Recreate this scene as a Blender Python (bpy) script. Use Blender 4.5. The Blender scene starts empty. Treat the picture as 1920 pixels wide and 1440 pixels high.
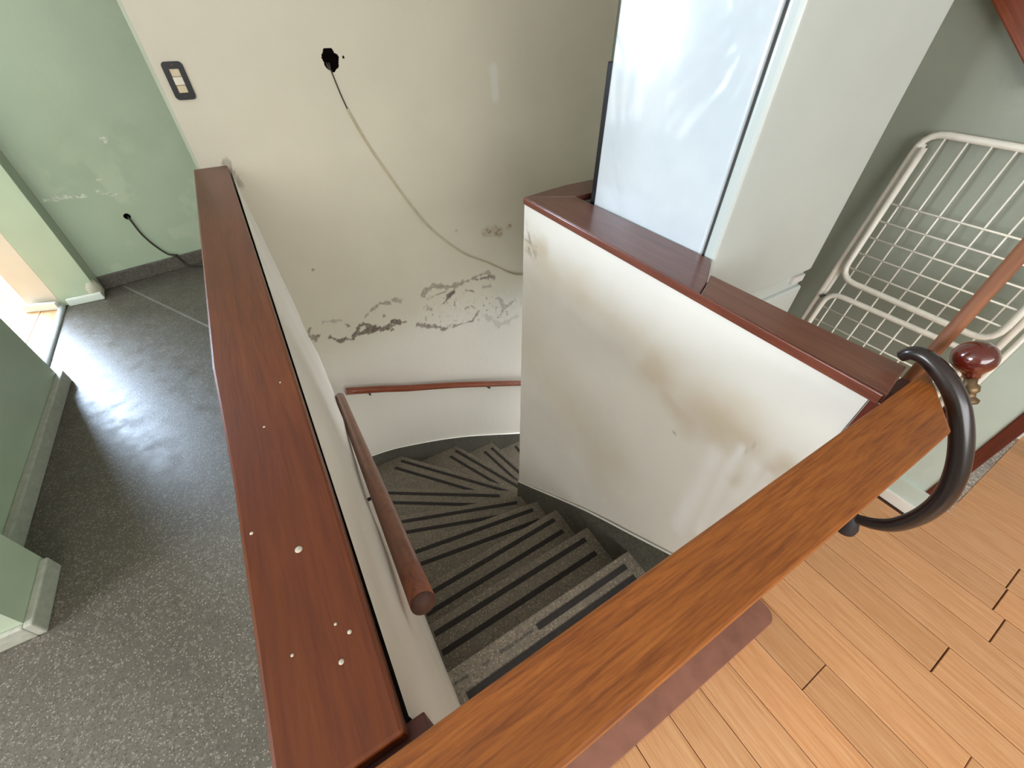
import bpy, bmesh, math, random
import numpy as np
from mathutils import Vector, Matrix

random.seed(7)
sc = bpy.context.scene
COL = sc.collection

# ------------------------------------------------------------------ camera, world, lights, exposure
cam_d = bpy.data.cameras.new('camera')
cam_d.sensor_width = 36.0
cam_d.lens = 36.0 * 765.0 / 1920.0
cam_d.clip_start = 0.02
cam = bpy.data.objects.new('camera', cam_d)
COL.objects.link(cam)
cam.location = (0, 0, 1.5)
cam.rotation_euler = (math.radians(90 - 42.66), 0, math.radians(-31.03))
sc.camera = cam

vs = sc.view_settings
vs.view_transform = 'Standard'
vs.look = 'None'
vs.gamma = 1.0
vs.use_curve_mapping = False
vs.exposure = 0.0

world = bpy.data.worlds.new('world')
sc.world = world
world.use_nodes = True
bg = world.node_tree.nodes['Background']
bg.inputs['Color'].default_value = (0.75, 0.85, 1.0, 1)
bg.inputs['Strength'].default_value = 0.6


def window_light(name, loc, target, size_x, size_y, watts, colour):
    d = bpy.data.lights.new(name, 'AREA')
    d.shape = 'RECTANGLE'
    d.size = size_x
    d.size_y = size_y
    d.energy = watts
    d.color = colour
    o = bpy.data.objects.new(name, d)
    COL.objects.link(o)
    o.location = loc
    o.rotation_euler = (Vector(target) - Vector(loc)).to_track_quat('-Z', 'Y').to_euler()
    return o


# daylight through the windows of the room on the left, of the room beyond the hall, and behind the photographer
window_light('window_light_left', (-3.3, 0.6, 1.72), (0.7, 0.6, 0.9), 1.0, 1.0, 84, (0.86, 0.92, 1.0))
window_light('window_light_hall', (-2.6, 5.1, 1.6), (-0.9, 1.9, 0.0), 1.3, 1.2, 430, (0.6, 0.77, 1.0))
window_light('window_light_behind', (0.0, -3.1, 1.75), (0.6, 1.5, 0.7), 4.2, 1.5, 168, (0.97, 0.98, 1.0))
# daylight that comes up the stairs from the lower floor
window_light('window_light_below', (2.7, 1.6, -0.95), (0.5, 1.6, -0.9), 0.8, 1.3, 40, (0.96, 0.98, 1.0))

# ------------------------------------------------------------------ helpers


def link(name, mesh, mat=None, parent=None, smooth=False):
    o = bpy.data.objects.new(name, mesh)
    COL.objects.link(o)
    if mat is not None:
        mesh.materials.append(mat)
    if parent is not None:
        o.parent = parent
    if smooth:
        mesh.polygons.foreach_set('use_smooth', [True] * len(mesh.polygons))
    return o


def tag(o, label, cat, group=None):
    o['label'] = label
    o['category'] = cat
    if group:
        o['group'] = group
    return o


def struct(o):
    o['kind'] = 'structure'
    return o


def empty(name, loc=(0, 0, 0)):
    o = bpy.data.objects.new(name, None)
    o.empty_display_size = 0.05
    COL.objects.link(o)
    o.location = loc
    return o


def keep(o, parent):
    """parent o to an Empty that only has a location, keeping o where it was built"""
    o.parent = parent
    o.matrix_parent_inverse = Matrix.Translation(-Vector(parent.location))
    return o


def mesh_of(bm, name):
    me = bpy.data.meshes.new(name)
    bm.normal_update()
    bm.to_mesh(me)
    bm.free()
    return me


def box_bm(x0, x1, y0, y1, z0, z1, bevel=0.0, seg=2):
    bm = bmesh.new()
    bmesh.ops.create_cube(bm, size=1.0)
    for v in bm.verts:
        v.co = Vector(((x0 + x1) / 2 + v.co.x * (x1 - x0), (y0 + y1) / 2 + v.co.y * (y1 - y0),
                       (z0 + z1) / 2 + v.co.z * (z1 - z0)))
    if bevel > 0:
        bmesh.ops.bevel(bm, geom=bm.edges[:], offset=bevel, segments=seg, affect='EDGES', profile=0.6)
    return bm


def box(name, x0, x1, y0, y1, z0, z1, mat, parent=None, bevel=0.0, seg=2):
    o = link(name, mesh_of(box_bm(x0, x1, y0, y1, z0, z1, bevel, seg), name), mat)
    if parent is not None:
        keep(o, parent)
    return o


def prism_bm(poly, z0, z1, bevel=0.0):
    """polygon in the floor plane, raised from z0 to z1"""
    bm = bmesh.new()
    a = [bm.verts.new((x, y, z0)) for x, y in poly]
    b = [bm.verts.new((x, y, z1)) for x, y in poly]
    n = len(poly)
    bm.faces.new(a[::-1])
    bm.faces.new(b)
    for i in range(n):
        bm.faces.new((a[i], a[(i + 1) % n], b[(i + 1) % n], b[i]))
    bmesh.ops.recalc_face_normals(bm, faces=bm.faces[:])
    if bevel > 0:
        bmesh.ops.bevel(bm, geom=bm.edges[:], offset=bevel, segments=2, affect='EDGES', profile=0.6)
    return bm


def prism(name, poly, z0, z1, mat, parent=None, bevel=0.0):
    o = link(name, mesh_of(prism_bm(poly, z0, z1, bevel), name), mat)
    if parent is not None:
        keep(o, parent)
    return o


def smooth_path(pts, sub=6):
    """Catmull-Rom through the points"""
    P = [Vector(p) for p in pts]
    if sub <= 1 or len(P) < 3:
        return P
    Q = [P[0] * 2 - P[1]] + P + [P[-1] * 2 - P[-2]]
    out = []
    for i in range(1, len(Q) - 2):
        p0, p1, p2, p3 = Q[i - 1], Q[i], Q[i + 1], Q[i + 2]
        for k in range(sub):
            t = k / sub
            out.append(0.5 * ((2 * p1) + (p2 - p0) * t + (2 * p0 - 5 * p1 + 4 * p2 - p3) * t * t
                              + (3 * p1 - p0 - 3 * p2 + p3) * t ** 3))
    out.append(P[-1])
    return out


def tube_into(bm, pts, r, seg=10, sub=6):
    P = smooth_path(pts, sub)
    n = len(P)
    rad = r if callable(r) else (lambda t: r)
    t0 = (P[1] - P[0]).normalized()
    up = Vector((0, 0, 1)) if abs(t0.z) < 0.9 else Vector((1, 0, 0))
    nrm = t0.cross(up).normalized()
    rings = []
    prev = t0
    for i, p in enumerate(P):
        t = (P[min(i + 1, n - 1)] - P[max(i - 1, 0)]).normalized()
        q = prev.rotation_difference(t)
        nrm = (q @ nrm).normalized()
        prev = t
        b = t.cross(nrm)
        rr = rad(i / (n - 1))
        rings.append([bm.verts.new(p + (nrm * math.cos(2 * math.pi * k / seg) + b * math.sin(2 * math.pi * k / seg)) * rr)
                      for k in range(seg)])
    for i in range(n - 1):
        for k in range(seg):
            f = bm.faces.new((rings[i][k], rings[i][(k + 1) % seg], rings[i + 1][(k + 1) % seg], rings[i + 1][k]))
            f.smooth = True
    bm.faces.new(rings[0][::-1])
    bm.faces.new(rings[-1])


def tube(name, pts, r, mat, parent=None, seg=10, sub=6):
    bm = bmesh.new()
    tube_into(bm, pts, r, seg, sub)
    bmesh.ops.recalc_face_normals(bm, faces=bm.faces[:])
    o = link(name, mesh_of(bm, name), mat)
    if parent is not None:
        keep(o, parent)
    return o


def lathe(name, profile, base, axis, mat, parent=None, seg=28):
    """profile: (radius, height) pairs turned about axis through base"""
    bm = bmesh.new()
    z = Vector(axis).normalized()
    x = z.cross(Vector((0, 1, 0)) if abs(z.y) < 0.9 else Vector((1, 0, 0))).normalized()
    y = z.cross(x)
    B = Vector(base)
    rings = []
    for r, h in profile:
        if r < 1e-5:
            rings.append([bm.verts.new(B + z * h)])
        else:
            rings.append([bm.verts.new(B + z * h + (x * math.cos(2 * math.pi * k / seg) + y * math.sin(2 * math.pi * k / seg)) * r)
                          for k in range(seg)])
    for a, b in zip(rings, rings[1:]):
        for k in range(seg):
            k2 = (k + 1) % seg
            if len(a) == 1 and len(b) == 1:
                continue
            if len(a) == 1:
                f = bm.faces.new((a[0], b[k2], b[k]))
            elif len(b) == 1:
                f = bm.faces.new((a[k], a[k2], b[0]))
            else:
                f = bm.faces.new((a[k], a[k2], b[k2], b[k]))
            f.smooth = True
    for rg in (rings[0], rings[-1]):
        if len(rg) > 2:
            bm.faces.new(rg)
    bmesh.ops.recalc_face_normals(bm, faces=bm.faces[:])
    o = link(name, mesh_of(bm, name), mat)
    if parent is not None:
        keep(o, parent)
    return o


# value noise for painted wear and plaster relief
_rng = np.random.default_rng(11)
_T = _rng.random((256, 256))


def vnoise(x, y, f, ox=0.0):
    x = np.asarray(x) * f + 37.3 + ox
    y = np.asarray(y) * f + 91.7 + ox * 1.7
    xi = np.floor(x).astype(int)
    yi = np.floor(y).astype(int)
    fx = x - xi
    fy = y - yi
    fx = fx * fx * (3 - 2 * fx)
    fy = fy * fy * (3 - 2 * fy)
    g = lambda i, j: _T[i % 256, j % 256]
    return (g(xi, yi) * (1 - fx) + g(xi + 1, yi) * fx) * (1 - fy) + (g(xi, yi + 1) * (1 - fx) + g(xi + 1, yi + 1) * fx) * fy


def fbm(x, y, f, o=4, ox=0.0):
    s = 0
    a = 0.5
    for k in range(o):
        s = s + a * vnoise(x, y, f * 2 ** k, ox + 13.1 * k)
        a *= 0.5
    return s / (1 - 0.5 ** o)


def dist_poly(x, y, pts):
    d = np.full(np.shape(x), 1e9)
    if len(pts) == 1:
        return np.hypot(x - pts[0][0], y - pts[0][1])
    for (ax, ay), (bx, by) in zip(pts, pts[1:]):
        vx, vy = bx - ax, by - ay
        t = np.clip(((x - ax) * vx + (y - ay) * vy) / (vx * vx + vy * vy + 1e-12), 0, 1)
        d = np.minimum(d, np.hypot(x - ax - t * vx, y - ay - t * vy))
    return d


def sstep(a, b, x):
    t = np.clip((x - a) / (b - a), 0, 1)
    return t * t * (3 - 2 * t)


def sheet(name, A, B, place, mat, stain=None, relief=None, hole=None):
    """grid over coordinates A x B; place(a, b, d) gives the points, d the relief towards the room"""
    a, b = np.meshgrid(np.array(A), np.array(B), indexing='ij')
    d = relief(a, b) if relief is not None else np.zeros_like(a)
    P = np.stack(place(a, b, d), -1).reshape(-1, 3)
    na, nb = a.shape
    idx = np.arange(na * nb).reshape(na, nb)
    F = np.stack([idx[:-1, :-1], idx[1:, :-1], idx[1:, 1:], idx[:-1, 1:]], -1).reshape(-1, 4)
    if hole is not None:
        ca = (a[:-1, :-1] + a[1:, 1:]) / 2
        cb = (b[:-1, :-1] + b[1:, 1:]) / 2
        F = F[~hole(ca, cb).reshape(-1)]
    me = bpy.data.meshes.new(name)
    me.vertices.add(len(P))
    me.vertices.foreach_set('co', P.astype(np.float32).ravel())
    me.loops.add(F.size)
    me.loops.foreach_set('vertex_index', F.astype(np.int32).ravel())
    me.polygons.add(len(F))
    me.polygons.foreach_set('loop_start', np.arange(0, F.size, 4, dtype=np.int32))
    me.polygons.foreach_set('use_smooth', np.ones(len(F), bool))
    me.update(calc_edges=True)
    if stain is not None:
        c = np.ones((na * nb, 4), np.float32)
        c[:, :3] = np.stack(stain(a, b), -1).reshape(-1, 3)
        at = me.color_attributes.new('Stain', 'FLOAT_COLOR', 'POINT')
        at.data.foreach_set('color', c.ravel())
    return link(name, me, mat)


# ------------------------------------------------------------------ materials
def srgb(r, g, b):
    f = lambda c: (c / 255 / 12.92) if c / 255 <= 0.04045 else ((c / 255 + 0.055) / 1.055) ** 2.4
    return (f(r), f(g), f(b), 1.0)


class M:
    """small node-tree builder"""

    def __init__(s, name, rough=0.5, spec=0.5, metal=0.0, coat=0.0):
        s.m = bpy.data.materials.new(name)
        s.m.use_nodes = True
        s.t = s.m.node_tree
        s.b = s.t.nodes['Principled BSDF']
        s.b.inputs['Roughness'].default_value = rough
        s.b.inputs['Specular IOR Level'].default_value = spec
        s.b.inputs['Metallic'].default_value = metal
        s.b.inputs['Coat Weight'].default_value = coat
        s.b.inputs['Coat Roughness'].default_value = 0.15
        s.co = s.t.nodes.new('ShaderNodeTexCoord')

    def set(s, sock, v):
        if isinstance(v, (int, float, tuple)):
            sock.default_value = v
        else:
            s.t.links.new(v, sock)

    def map(s, scale=(1, 1, 1), rot=(0, 0, 0), src='Object'):
        n = s.t.nodes.new('ShaderNodeMapping')
        n.inputs['Scale'].default_value = scale
        n.inputs['Rotation'].default_value = rot
        s.t.links.new(s.co.outputs[src], n.inputs['Vector'])
        return n.outputs[0]

    def noise(s, vec, scale, detail=4, rough=0.55, dist=0.0):
        n = s.t.nodes.new('ShaderNodeTexNoise')
        s.t.links.new(vec, n.inputs['Vector'])
        n.inputs['Scale'].default_value = scale
        n.inputs['Detail'].default_value = detail
        n.inputs['Roughness'].default_value = rough
        n.inputs['Distortion'].default_value = dist
        return n.outputs['Fac']

    def voro(s, vec, scale, out='Color', feature='F1', rand=1.0):
        n = s.t.nodes.new('ShaderNodeTexVoronoi')
        n.feature = feature
        s.t.links.new(vec, n.inputs['Vector'])
        n.inputs['Scale'].default_value = scale
        n.inputs['Randomness'].default_value = rand
        return n.outputs[out]

    def ramp(s, fac, stops, interp='LINEAR'):
        n = s.t.nodes.new('ShaderNodeValToRGB')
        n.color_ramp.interpolation = interp
        e = n.color_ramp.elements
        while len(e) < len(stops):
            e.new(0.5)
        for el, (p, c) in zip(e, stops):
            el.position = p
            el.color = c if len(c) == 4 else (*c, 1)
        s.t.links.new(fac, n.inputs['Fac'])
        return n.outputs['Color']

    def mix(s, fac, a, b, mode='MIX'):
        n = s.t.nodes.new('ShaderNodeMix')
        n.data_type = 'RGBA'
        n.blend_type = mode
        s.set(n.inputs[0], fac)
        s.set(n.inputs[6], a)
        s.set(n.inputs[7], b)
        return n.outputs[2]

    def math(s, op, a, b=0.0, clamp=False):
        n = s.t.nodes.new('ShaderNodeMath')
        n.operation = op
        n.use_clamp = clamp
        s.set(n.inputs[0], a)
        s.set(n.inputs[1], b)
        return n.outputs[0]

    def sep(s, colour):
        n = s.t.nodes.new('ShaderNodeSeparateColor')
        s.t.links.new(colour, n.inputs[0])
        return n.outputs

    def attr(s, name):
        n = s.t.nodes.new('ShaderNodeAttribute')
        n.attribute_name = name
        return n.outputs['Color']

    def info_random(s):
        n = s.t.nodes.new('ShaderNodeObjectInfo')
        return n.outputs['Random']

    def bump(s, h, strength=0.3, dist=0.01):
        n = s.t.nodes.new('ShaderNodeBump')
        n.inputs['Strength'].default_value = strength
        n.inputs['Distance'].default_value = dist
        s.t.links.new(h, n.inputs['Height'])
        s.t.links.new(n.outputs[0], s.b.inputs['Normal'])

    def colour(s, c):
        s.set(s.b.inputs['Base Color'], c)
        return s.m


def dim(c, k):
    return (c[0] * k, c[1] * k, c[2] * k, 1)


def paint(name, c, rough=0.5, var=0.07, bump=0.15, spec=0.4):
    m = M(name, rough, spec)
    v = m.map()
    n = m.noise(v, 3.0, 5)
    fine = m.noise(v, 90, 3)
    m.bump(fine, bump, 0.002)
    return m.colour(m.ramp(n, [(0.3, dim(c, 1 - var)), (0.7, dim(c, 1 + var))]))


def stained(name, c, peel, dirt, clean_lit, rough=0.5, bump=0.2):
    m = M(name, rough, 0.4)
    v = m.map()
    n = m.noise(v, 2.2, 5)
    fine = m.noise(v, 80, 3)
    base = m.ramp(n, [(0.3, dim(c, 0.95)), (0.7, dim(c, 1.05))])
    R = m.sep(m.attr('Stain'))
    grain = m.ramp(m.noise(v, 60, 5, 0.7), [(0.3, dim(peel, 0.55)), (0.5, peel), (0.75, dim(peel, 1.7))])
    col = m.mix(R[1], base, dirt)
    col = m.mix(R[2], col, clean_lit)  # lighter paint, including brightness painted onto the stairwell walls
    col = m.mix(R[0], col, grain)
    m.bump(fine, bump, 0.002)
    return m.colour(col)


def wood(name, dark, mid, light, axis='x', scale=1.0, rough=0.3, coat=0.3, streak=1.0):
    m = M(name, rough, 0.5, coat=coat)
    s = {'x': (1.4, 22, 22), 'y': (22, 1.4, 22), 'z': (22, 22, 1.4)}[axis]
    v = m.map(tuple(k * scale for k in s))
    big = m.map((1, 1, 1))
    n1 = m.noise(v, 3.0, 6, 0.65, 0.6)
    s2 = tuple(k * 3.5 * scale for k in s)
    n2 = m.noise(m.map(s2), 3.0, 4, 0.6)
    blot = m.noise(big, 4.0, 4)
    c = m.ramp(n1, [(0.28, dark), (0.5, mid), (0.75, light)])
    c = m.mix(0.35 * streak, c, m.ramp(n2, [(0.35, dim(dark, 0.55)), (0.6, light)]), 'MULTIPLY' if streak > 1.5 else 'MIX')
    c = m.mix(m.ramp(blot, [(0.35, (0, 0, 0)), (0.7, (0.35, 0.35, 0.35))]), c, dim(mid, 0.6))
    m.bump(n2, 0.12, 0.002)
    return m.colour(c)


def terrazzo(name, base, dark, pale, rough=0.38, chip=230, gloss_var=0.12, amount=0.16):
    m = M(name, rough, 0.5)
    v = m.map()
    cell = m.sep(m.voro(v, chip))
    cell2 = m.sep(m.voro(v, chip * 0.45))
    edge = m.voro(v, chip, 'Distance')
    cloud = m.noise(v, 2.5, 5)
    c = m.ramp(cloud, [(0.3, dim(base, 0.82)), (0.7, dim(base, 1.15))])
    c = m.mix(m.ramp(cell[0], [(0.0, (1, 1, 1)), (0.35, (0, 0, 0))]), c, dark)
    light = m.math('MULTIPLY', m.math('GREATER_THAN', cell[1], 1 - amount), m.math('LESS_THAN', edge, 0.55))
    c = m.mix(light, c, pale)
    big = m.math('GREATER_THAN', cell2[2], 0.93)
    c = m.mix(m.math('MULTIPLY', big, 0.35), c, dim(pale, 0.8))
    rn = m.noise(v, 12, 4)
    m.t.links.new(m.ramp(rn, [(0.3, (rough - gloss_var,) * 3), (0.7, (rough + gloss_var,) * 3)]), m.b.inputs['Roughness'])
    m.bump(m.noise(v, 150, 3), 0.25, 0.002)
    return m.colour(c)


def plain(name, c, rough=0.4, metal=0.0, spec=0.5, coat=0.0, var=0.1, nscale=20, bump=0.05):
    m = M(name, rough, spec, metal, coat)
    n = m.noise(m.map(), nscale, 4)
    m.bump(n, bump, 0.002)
    return m.colour(m.ramp(n, [(0.3, dim(c, 1 - var)), (0.7, dim(c, 1 + var))]))


def plank_mat():
    m = M('orange_plank', 0.33, 0.5, coat=0.1)
    r = m.info_random()
    n = m.noise(m.map((30, 1.6, 30)), 3.0, 6, 0.65, 0.8)
    n2 = m.noise(m.map((90, 4, 90)), 2.0, 4)
    c = m.ramp(n, [(0.25, srgb(194, 140, 90)), (0.5, srgb(215, 161, 114)), (0.8, srgb(225, 181, 135))])
    c = m.mix(m.ramp(n2, [(0.3, (0.3, 0.3, 0.3)), (0.6, (0, 0, 0))]), c, srgb(188, 132, 80))
    tint = m.ramp(r, [(0.0, (0.86, 0.84, 0.80)), (0.5, (1, 1, 1)), (1.0, (1.06, 1.0, 0.94))])
    c = m.mix(1.0, c, tint, 'MULTIPLY')
    m.bump(n2, 0.1, 0.001)
    return m.colour(c)


CREAM = srgb(210, 204, 184)
m_back = stained('cream_wall_paint', CREAM, srgb(118, 106, 94), srgb(150, 128, 92), srgb(222, 218, 208), 0.45)
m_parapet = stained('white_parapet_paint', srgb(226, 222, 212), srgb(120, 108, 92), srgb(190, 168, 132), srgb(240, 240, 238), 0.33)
m_cream = paint('cream_paint', CREAM)
m_white = paint('white_plaster', srgb(226, 222, 212))
m_ceiling = paint('ceiling_white', srgb(235, 235, 232))
m_green = paint('pale_green_paint', srgb(184, 194, 170), 0.4)
m_green_stained = stained('pale_green_wall', srgb(188, 200, 174), srgb(206, 208, 190), srgb(150, 162, 134), srgb(202, 210, 184), 0.38)
m_greygreen = paint('grey_green_paint', srgb(152, 158, 144), 0.45)  # darkened to put the shade behind the airer into the wall colour
m_litend = paint('lit_end_paint', srgb(202, 216, 206), 0.4)  # lightened copy of the right wall's green, its brighter light put into the colour
m_pinkish = paint('beige_paint', srgb(205, 192, 176), 0.5)
m_trim = paint('white_trim_paint', srgb(236, 234, 226), 0.45, bump=0.3)
m_greybase = plain('grey_stone_trim', srgb(176, 174, 160), 0.5, var=0.12, nscale=40)
m_capwood = wood('red_brown_cap', srgb(84, 34, 8), srgb(110, 50, 14), srgb(124, 64, 22), 'y', 1.0, 0.38, 0.05, 0.35)
m_capred = wood('dark_red_cap', srgb(92, 54, 46), srgb(112, 70, 60), srgb(126, 82, 70), 'y', 1.0, 0.34, 0.25, 0.3)  # greyed: the white refrigerator's reflection is put into the colour
m_capnear = wood('brown_cap', srgb(92, 52, 38), srgb(114, 68, 50), srgb(130, 84, 64), 'y', 1.0, 0.36, 0.2, 0.3)
m_capredx = wood('dark_red_cap_return', srgb(84, 46, 40), srgb(104, 62, 54), srgb(118, 76, 66), 'x', 1.0, 0.34, 0.25, 0.3)
m_edge = wood('red_edge', srgb(86, 42, 30), srgb(112, 58, 42), srgb(126, 72, 54), 'y', 1.0, 0.25, 0.3, 0.3)
m_beam = wood('orange_brown_beam', srgb(106, 50, 12), srgb(150, 82, 26), srgb(174, 104, 40), 'x', 1.6, 0.42, 0.05, 1.0)
m_postred = wood('dark_red_post', srgb(60, 18, 10), srgb(92, 32, 18), srgb(112, 44, 26), 'z', 1.0, 0.35, 0.2, 0.4)
m_rail = wood('brown_rail', srgb(92, 44, 26), srgb(128, 70, 44), srgb(146, 86, 56), 'y', 1.0, 0.35, 0.2, 0.4)
m_railred = wood('red_rail', srgb(104, 46, 26), srgb(136, 68, 42), srgb(150, 82, 54), 'x', 1.0, 0.3, 0.3, 0.4)
m_endgrain = plain('dark_end_grain', srgb(72, 44, 30), 0.7, var=0.3, nscale=200)
m_ball = plain('dark_red_varnish', srgb(84, 24, 14), 0.12, coat=0.8, var=0.25, nscale=30, bump=0.0)
m_broom = wood('brown_stick', srgb(104, 58, 28), srgb(130, 76, 40), srgb(146, 92, 52), 'z', 1.0, 0.6, 0.0, 0.4)
m_brass = plain('old_brass', srgb(122, 102, 76), 0.5, metal=0.9, var=0.3, nscale=60)
m_blackgloss = plain('black_lacquer', srgb(34, 26, 24), 0.25, coat=0.25, var=0.25, nscale=14)
m_blackrubber = plain('black_rubber', srgb(34, 30, 32), 0.6)
m_blackplastic = plain('black_plastic', srgb(14, 14, 16), 0.4, spec=0.3)
m_cream_plastic = plain('cream_plastic', srgb(206, 190, 152), 0.35)
m_white_plastic = plain('off_white_plastic', srgb(222, 216, 196), 0.35)
m_hole_shade = plain('cavity_shade', srgb(14, 10, 9), 1.0, spec=0.0, var=0.5, nscale=40)  # near-black colour carries the shade inside holes
m_cable_dark = plain('dark_cable', srgb(58, 52, 42), 0.6)
m_loose = plain('loose_wire_grey', srgb(70, 60, 56), 0.7)
m_cable_pale = plain('painted_cable', srgb(196, 186, 158), 0.5, var=0.16, nscale=8)
m_terr_hall = terrazzo('hall_terrazzo', srgb(94, 86, 77), srgb(72, 64, 55), srgb(146, 138, 126), 0.42, 260, 0.1, 0.1)
m_terr_stair = terrazzo('stair_terrazzo', srgb(116, 108, 94), srgb(92, 82, 70), srgb(160, 146, 126), 0.5, 230, 0.1, 0.12)
m_terr_skirt = terrazzo('skirting_terrazzo', srgb(86, 84, 74), srgb(58, 56, 48), srgb(120, 116, 104), 0.5, 210, 0.1, 0.08)
m_terr_pale = terrazzo('threshold_terrazzo', srgb(176, 166, 156), srgb(120, 108, 98), srgb(224, 220, 212), 0.5, 160)
m_strip = plain('black_grip_strip', srgb(40, 36, 34), 0.8, var=0.3, nscale=80, bump=0.3)
m_plank = plank_mat()
m_gap = plain('floor_gap', srgb(78, 48, 28), 0.8)
m_mat = plain('brown_mat', srgb(146, 98, 80), 0.75, var=0.16, nscale=16, bump=0.2)
m_wire = plain('white_coated_wire', srgb(226, 222, 210), 0.4)
m_gasket = plain('grey_gasket', srgb(70, 70, 66), 0.7)
m_joint = plain('floor_joint_grey', srgb(132, 126, 118), 0.5)
m_lump = paint('beige_patch', srgb(196, 186, 168), 0.6, 0.15, 0.5)
m_alu = plain('pale_metal_strip', srgb(214, 214, 212), 0.4, metal=0.1)


def enamel():
    m = M('white_enamel', 0.14, 0.6, coat=0.5)
    v = m.map()
    n = m.noise(v, 2.6, 3, 0.5, 0.9)
    m.bump(n, 0.35, 0.05)
    return m.colour(m.ramp(m.noise(v, 5, 4), [(0.3, srgb(194, 203, 208)), (0.7, srgb(206, 213, 216))]))


m_enamel = enamel()
m_enamel_matt = plain('white_door_enamel', srgb(190, 197, 192), 0.3, var=0.03, nscale=4)

# ------------------------------------------------------------------ floors
R = 0.16          # stair riser
ZC = 1.055        # top of the wooden wall caps

floor = struct(prism('floor', [(-3.4, -3.2), (-0.12, -3.2), (-0.12, 2.05), (2.2, 2.165), (2.2, 4.4), (-1.36, 4.4), (-1.36, 1.2), (-3.4, 1.2)],
                     -0.15, 0.0, m_terr_hall))
# floor joint of the hall
jd = Vector((-0.549 + 1.026, 2.866 - 3.721, 0)).normalized()
jn = Vector((-jd.y, jd.x, 0)) * 0.007
ja, jb = Vector((-1.055, 3.77, 0)), Vector((-0.33, 2.475, 0))
keep(prism('floor_joint', [(ja - jn)[:2], (jb - jn)[:2], (jb + jn)[:2], (ja + jn)[:2]], -0.004, 0.002, m_joint), floor)

wood_floor = struct(link('floor.001', mesh_of(prism_bm([(-0.12, -3.2), (3.8, -3.2), (3.8, -0.17), (1.95, -0.17), (1.95, -0.1), (1.83, -0.1),
                                                          (1.83, 1.07), (0.84, 1.07), (0.84, 0.085), (-0.12, 0.085)], -0.15, -0.006), 'floor.001'), m_gap))


def plank(x0, x1, y0, y1, parent, g=0.0012, top=0.0):
    dz = random.uniform(-0.0008, 0.0006)
    b = box_bm(x0 + g, x1 - g, y0 + g, y1 - g, -0.012, top + dz)
    tops = [e for e in b.edges if all(v.co.z > -0.006 for v in e.verts)]
    bmesh.ops.bevel(b, geom=tops, offset=0.0012, segments=1, affect='EDGES')
    o = link('plank', mesh_of(b, 'plank'), m_plank)
    keep(o, parent)
    return o


seams = [-0.12, -0.012, 0.117, 0.246, 0.374, 0.502, 0.629, 0.758, 0.888, 1.014, 1.142, 1.270, 1.398, 1.525, 1.655, 1.785,
         1.915, 2.045, 2.175, 2.305, 2.435, 2.565, 2.695, 2.825, 2.955, 3.085, 3.215, 3.345, 3.475, 3.605, 3.735]
joints = {0.888: [-0.21], 1.014: [-0.535], 1.270: [-0.387], 1.525: [-0.447], 1.655: [-0.413], 1.785: [-0.408]}
for i, (a, b) in enumerate(zip(seams, seams[1:])):
    if b <= 0.85:
        top = 0.085
    elif b <= 1.84:
        top = 1.07
    elif a < 1.94:
        top = -0.1
    else:
        top = -0.17
    cuts = [-3.2]
    js = joints.get(a, [-0.9 - 0.37 * (i * 5 % 4)])
    y = js[0] - 1.35
    if y > -3.1:
        cuts.append(y)
    cuts += js
    if top > 1 and a >= 0.85:
        cuts.append(0.45 + 0.08 * (i % 5))
    cuts.append(top)
    g = 0.0020 if a in (1.270, 1.525, 1.655, 1.785) else 0.0012
    for c0, c1 in zip(cuts, cuts[1:]):
        x0, x1 = max(a, -0.12), min(b, 3.8)
        if c0 < 0.085 < c1 and a < 0.84 < b:
            plank(x0, x1, c0, 0.085, wood_floor, g)
            plank(0.845, x1, 0.085, c1, wood_floor, g)
            continue
        if a < 1.83 < b and c1 > -0.1:
            x1 = 1.83
        plank(x0, x1, c0, c1, wood_floor, g)

# floor of the room beyond the doorway on the left
left_floor = struct(box('floor.002', -3.4, -1.36, 1.29, 5.6, -0.15, -0.006, m_gap))
x = -3.38
while x < -1.37:
    x1 = min(x + 0.125, -1.372)
    cut = 2.3 + 1.9 * random.random()
    plank(x, x1, 1.31, cut, left_floor)
    plank(x, x1, cut, 5.58, left_floor)
    x = x1 + 1e-6
    if x1 > -1.38:
        break

# ------------------------------------------------------------------ room shell
struct(box('ceiling', -3.4, 3.8, -3.2, 5.6, 2.6, 2.7, m_ceiling))
struct(box('wall_behind', -3.5, 3.9, -3.3, -3.2, -0.15, 2.6, m_white))
struct(box('wall_outer_left', -3.5, -3.4, -3.2, 5.6, -0.15, 2.6, m_white))
struct(box('wall_outer_right', 3.8, 3.9, -3.2, 5.6, -0.15, 2.6, m_white))
struct(box('wall_outer_far', -3.5, 3.9, 5.6, 5.7, -0.15, 2.6, m_white))

# hall partition on the left: long face, pilaster at its near end
hall_wall = struct(prism('wall_left', [(-3.4, 1.17), (-1.10, 1.17), (-1.10, 1.42), (-1.24, 1.42), (-1.24, 2.66), (-1.37, 2.66), (-1.37, 1.29), (-3.4, 1.29)],
                         0, 2.6, m_green))


def skirting_board(name, p, q, inward, h, t, mat, bevel=0.006):
    p, q, n = Vector((*p, 0)), Vector((*q, 0)), Vector((*inward, 0)).normalized() * t
    return link(name, mesh_of(prism_bm([p[:2], q[:2], (q + n)[:2], (p + n)[:2]], 0.0, h, bevel), name), mat)


struct(skirting_board('baseboard_left', (-1.24, 1.505), (-1.24, 2.668), (1, 0), 0.07, 0.03, m_greybase))
struct(skirting_board('baseboard_left.001', (-1.10, 1.152), (-1.10, 1.405), (1, 0), 0.07, 0.024, m_greybase))
struct(skirting_board('baseboard_left.002', (-3.39, 1.17), (-1.10, 1.17), (0, -1), 0.07, 0.018, m_greybase))

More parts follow.
